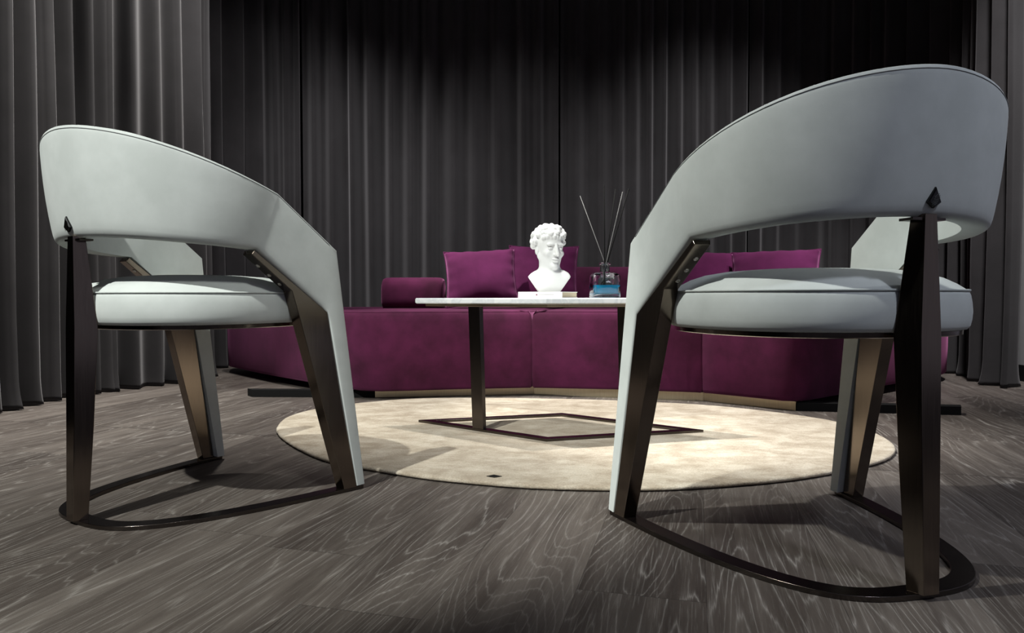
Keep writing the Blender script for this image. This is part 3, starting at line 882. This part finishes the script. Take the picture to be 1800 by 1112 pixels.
# ------------------------------------------------------------------ scatter cushions
def cushion(w, h, t, loc, rot, label, seed):
    rs = np.random.RandomState(seed); n = 34
    V = []; Fc = []
    g = np.linspace(-1, 1, n)
    ph = rs.uniform(0, 6, 6)
    for side in (1, -1):
        for a in g:
            for b in g:
                # concave sides, pointed corners
                x = a * w / 2 * (1 - .07 * (1 - b * b) * abs(a) ** 2); z = b * h / 2 * (1 - .07 * (1 - a * a) * abs(b) ** 2)
                q = max(0, (1 - a ** 2)) ** .42 * max(0, (1 - b ** 2)) ** .42
                wr = .0055 * math.sin(3.1 * a + 2.2 * b + ph[0]) * q + .0025 * math.sin(4.4 * b - 2.6 * a + ph[1]) * q
                edge = (1 - q) ** 2
                wr += .0075 * edge * math.sin(15 * a * (1 if abs(b) > abs(a) else 0) + 15 * b * (0 if abs(b) > abs(a) else 1) + ph[2]) * min(1, q * 4)
                V.append((x, side * (t / 2 * q + wr), z))
    off = n * n
    for i in range(n - 1):
        for j in range(n - 1):
            a = i * n + j
            Fc.append((a, a + 1, a + n + 1, a + n)); Fc.append((off + a, off + a + n, off + a + n + 1, off + a + 1))
    me = mesh('cushion', V, Fc, M['velvet_pil'])
    bm = bmesh.new(); bm.from_mesh(me.data); bmesh.ops.remove_doubles(bm, verts=bm.verts, dist=1e-5); bmesh.ops.recalc_face_normals(bm, faces=bm.faces); bm.to_mesh(me.data); bm.free()
    me.location = loc; me.rotation_euler = rot
    # piping round the rim
    rim = []
    for a in g: rim.append((a * w / 2, 0, -h / 2 * (1 - .07 * (1 - a * a))))
    for b in g[1:]: rim.append((w / 2 * (1 - .07 * (1 - b * b)), 0, b * h / 2))
    for a in g[::-1][1:]: rim.append((a * w / 2, 0, h / 2 * (1 - .07 * (1 - a * a))))
    for b in g[::-1][1:-1]: rim.append((-w / 2 * (1 - .07 * (1 - b * b)), 0, b * h / 2))
    mesh('piping', *tube(rim, .0035, 6, closed=True), M['velvet_pil'], me)
    return tag(me, label, 'cushion', 'plum scatter cushions on the sofa')
R_ = math.radians
cushion(.385, .325, .155, (-.165, 3.735, .554), (R_(-24), R_(-3), R_(4)), 'bright plum velvet cushion leaning at the left of the sofa, left of the bust', 1)
cushion(.395, .355, .150, (.175, 3.94, .574), (R_(-20), R_(1), R_(-4)), 'dark plum velvet cushion on the sofa, partly hidden by the bust', 2)
cushion(.39, .33, .14, (1.09, 3.91, .552), (R_(-20), R_(4), R_(-10)), 'dark plum velvet cushion behind the right chair, its left side hidden by the chair arm', 3)
cushion(.45, .33, .15, (1.375, 3.665, .548), (R_(-28), R_(-1), R_(-24)), 'plum velvet cushion at the right of the sofa, in front of another one', 4)

# ------------------------------------------------------------------ light
def spot(loc, aim, power, size, blend=.5, col=(1, 1, 1), rad=.04):
    l = bpy.data.lights.new('spot', 'SPOT'); l.energy = power; l.spot_size = math.radians(size); l.spot_blend = blend; l.color = col; l.shadow_soft_size = rad
    o = bpy.data.objects.new('ceiling_or_fill_spot', l); COL.objects.link(o); o.location = loc  # ceiling spots and added fill lamps share this name
    d = Vector(aim) - Vector(loc); o.rotation_euler = d.to_track_quat('-Z', 'Y').to_euler()
    return o
# (position, aim, watts, cone, blend, colour, lamp radius)
G = (.97, 1.0, .95); WH = (1.0, .98, .93); CW = (1.0, .98, .98)
SPOTS = [
    ((-1.8, -.85, 3.70), (-.72, 1.85, .3), 960, 31, .36, G, .04),
    ((-2.1, .65, 3.5), (.74, 1.32, .45), 520, 27, .7, G, .05),
    ((-.55, 2.85, 3.9), (.72, 2.68, 0), 800, 31, .6, WH, .04),
    ((.5, 3.1, 3.9), (.3, 2.75, 0), 560, 40, .9, WH, .05),
    ((-1.1, 2.4, 3.9), (-.95, 4.85, .5), 470, 40, 1.0, CW, .1),
    ((-.1, 2.4, 3.9), (.05, 4.85, .5), 280, 40, 1.0, CW, .1),
    ((1.2, 2.4, 3.9), (1.25, 4.85, .5), 500, 42, 1.0, CW, .1),
    ((-.85, 3.1, 3.9), (-2.0, 2.95, 1.7), 900, 60, 1.0, WH, .1),
    ((-1.25, 2.5, 3.9), (-1.5, 2.7, 0), 480, 42, .8, WH, .05),  # extra spot, added to brighten the left floor
    ((1.9, -.9, 3.6), (.95, 1.25, .45), 200, 30, .8, (.82, .88, 1.0), .2),  # added bluish fill for the right chair
    ((1.75, 2.3, 3.9), (2.25, 3.7, .5), 760, 40, 1.0, CW, .1),
    ((-1.3, 3.0, 3.9), (-.25, 3.65, .5), 900, 20, .9, WH, .05),
    ((.7, -1.0, 3.75), (-.52, 1.60, .55), 260, 17, .9, G, .3),  # added fill for the left chair's right side
    ((-.9, -.3, 3.8), (.20, 2.40, .45), 170, 15, .6, G, .05),  # added so the table and bust stay lit beside the narrow key
    ((-.8, 3.3, 3.9), (-1.72, 4.75, .8), 130, 40, 1.0, CW, .1),  # added to lift the dim curtain in the left corner
    ((1.5, 1.3, 3.9), (1.45, 1.45, 0), 110, 46, .9, (.9, .94, 1.0), .05),  # added weak fill over the right foreground floor
]
for p, a, e, c, b, k, r in SPOTS: spot(p, a, e, c, b, k, r)
w = bpy.data.worlds.new('world'); sc.world = w; w.use_nodes = True
bg = w.node_tree.nodes['Background']; bg.inputs[0].default_value = (.76, .77, 1.0, 1); bg.inputs[1].default_value = .21

sc.view_settings.view_transform = 'Standard'; sc.view_settings.look = 'None'
sc.view_settings.exposure = 0.0; sc.view_settings.gamma = 1.0; sc.view_settings.use_curve_mapping = False
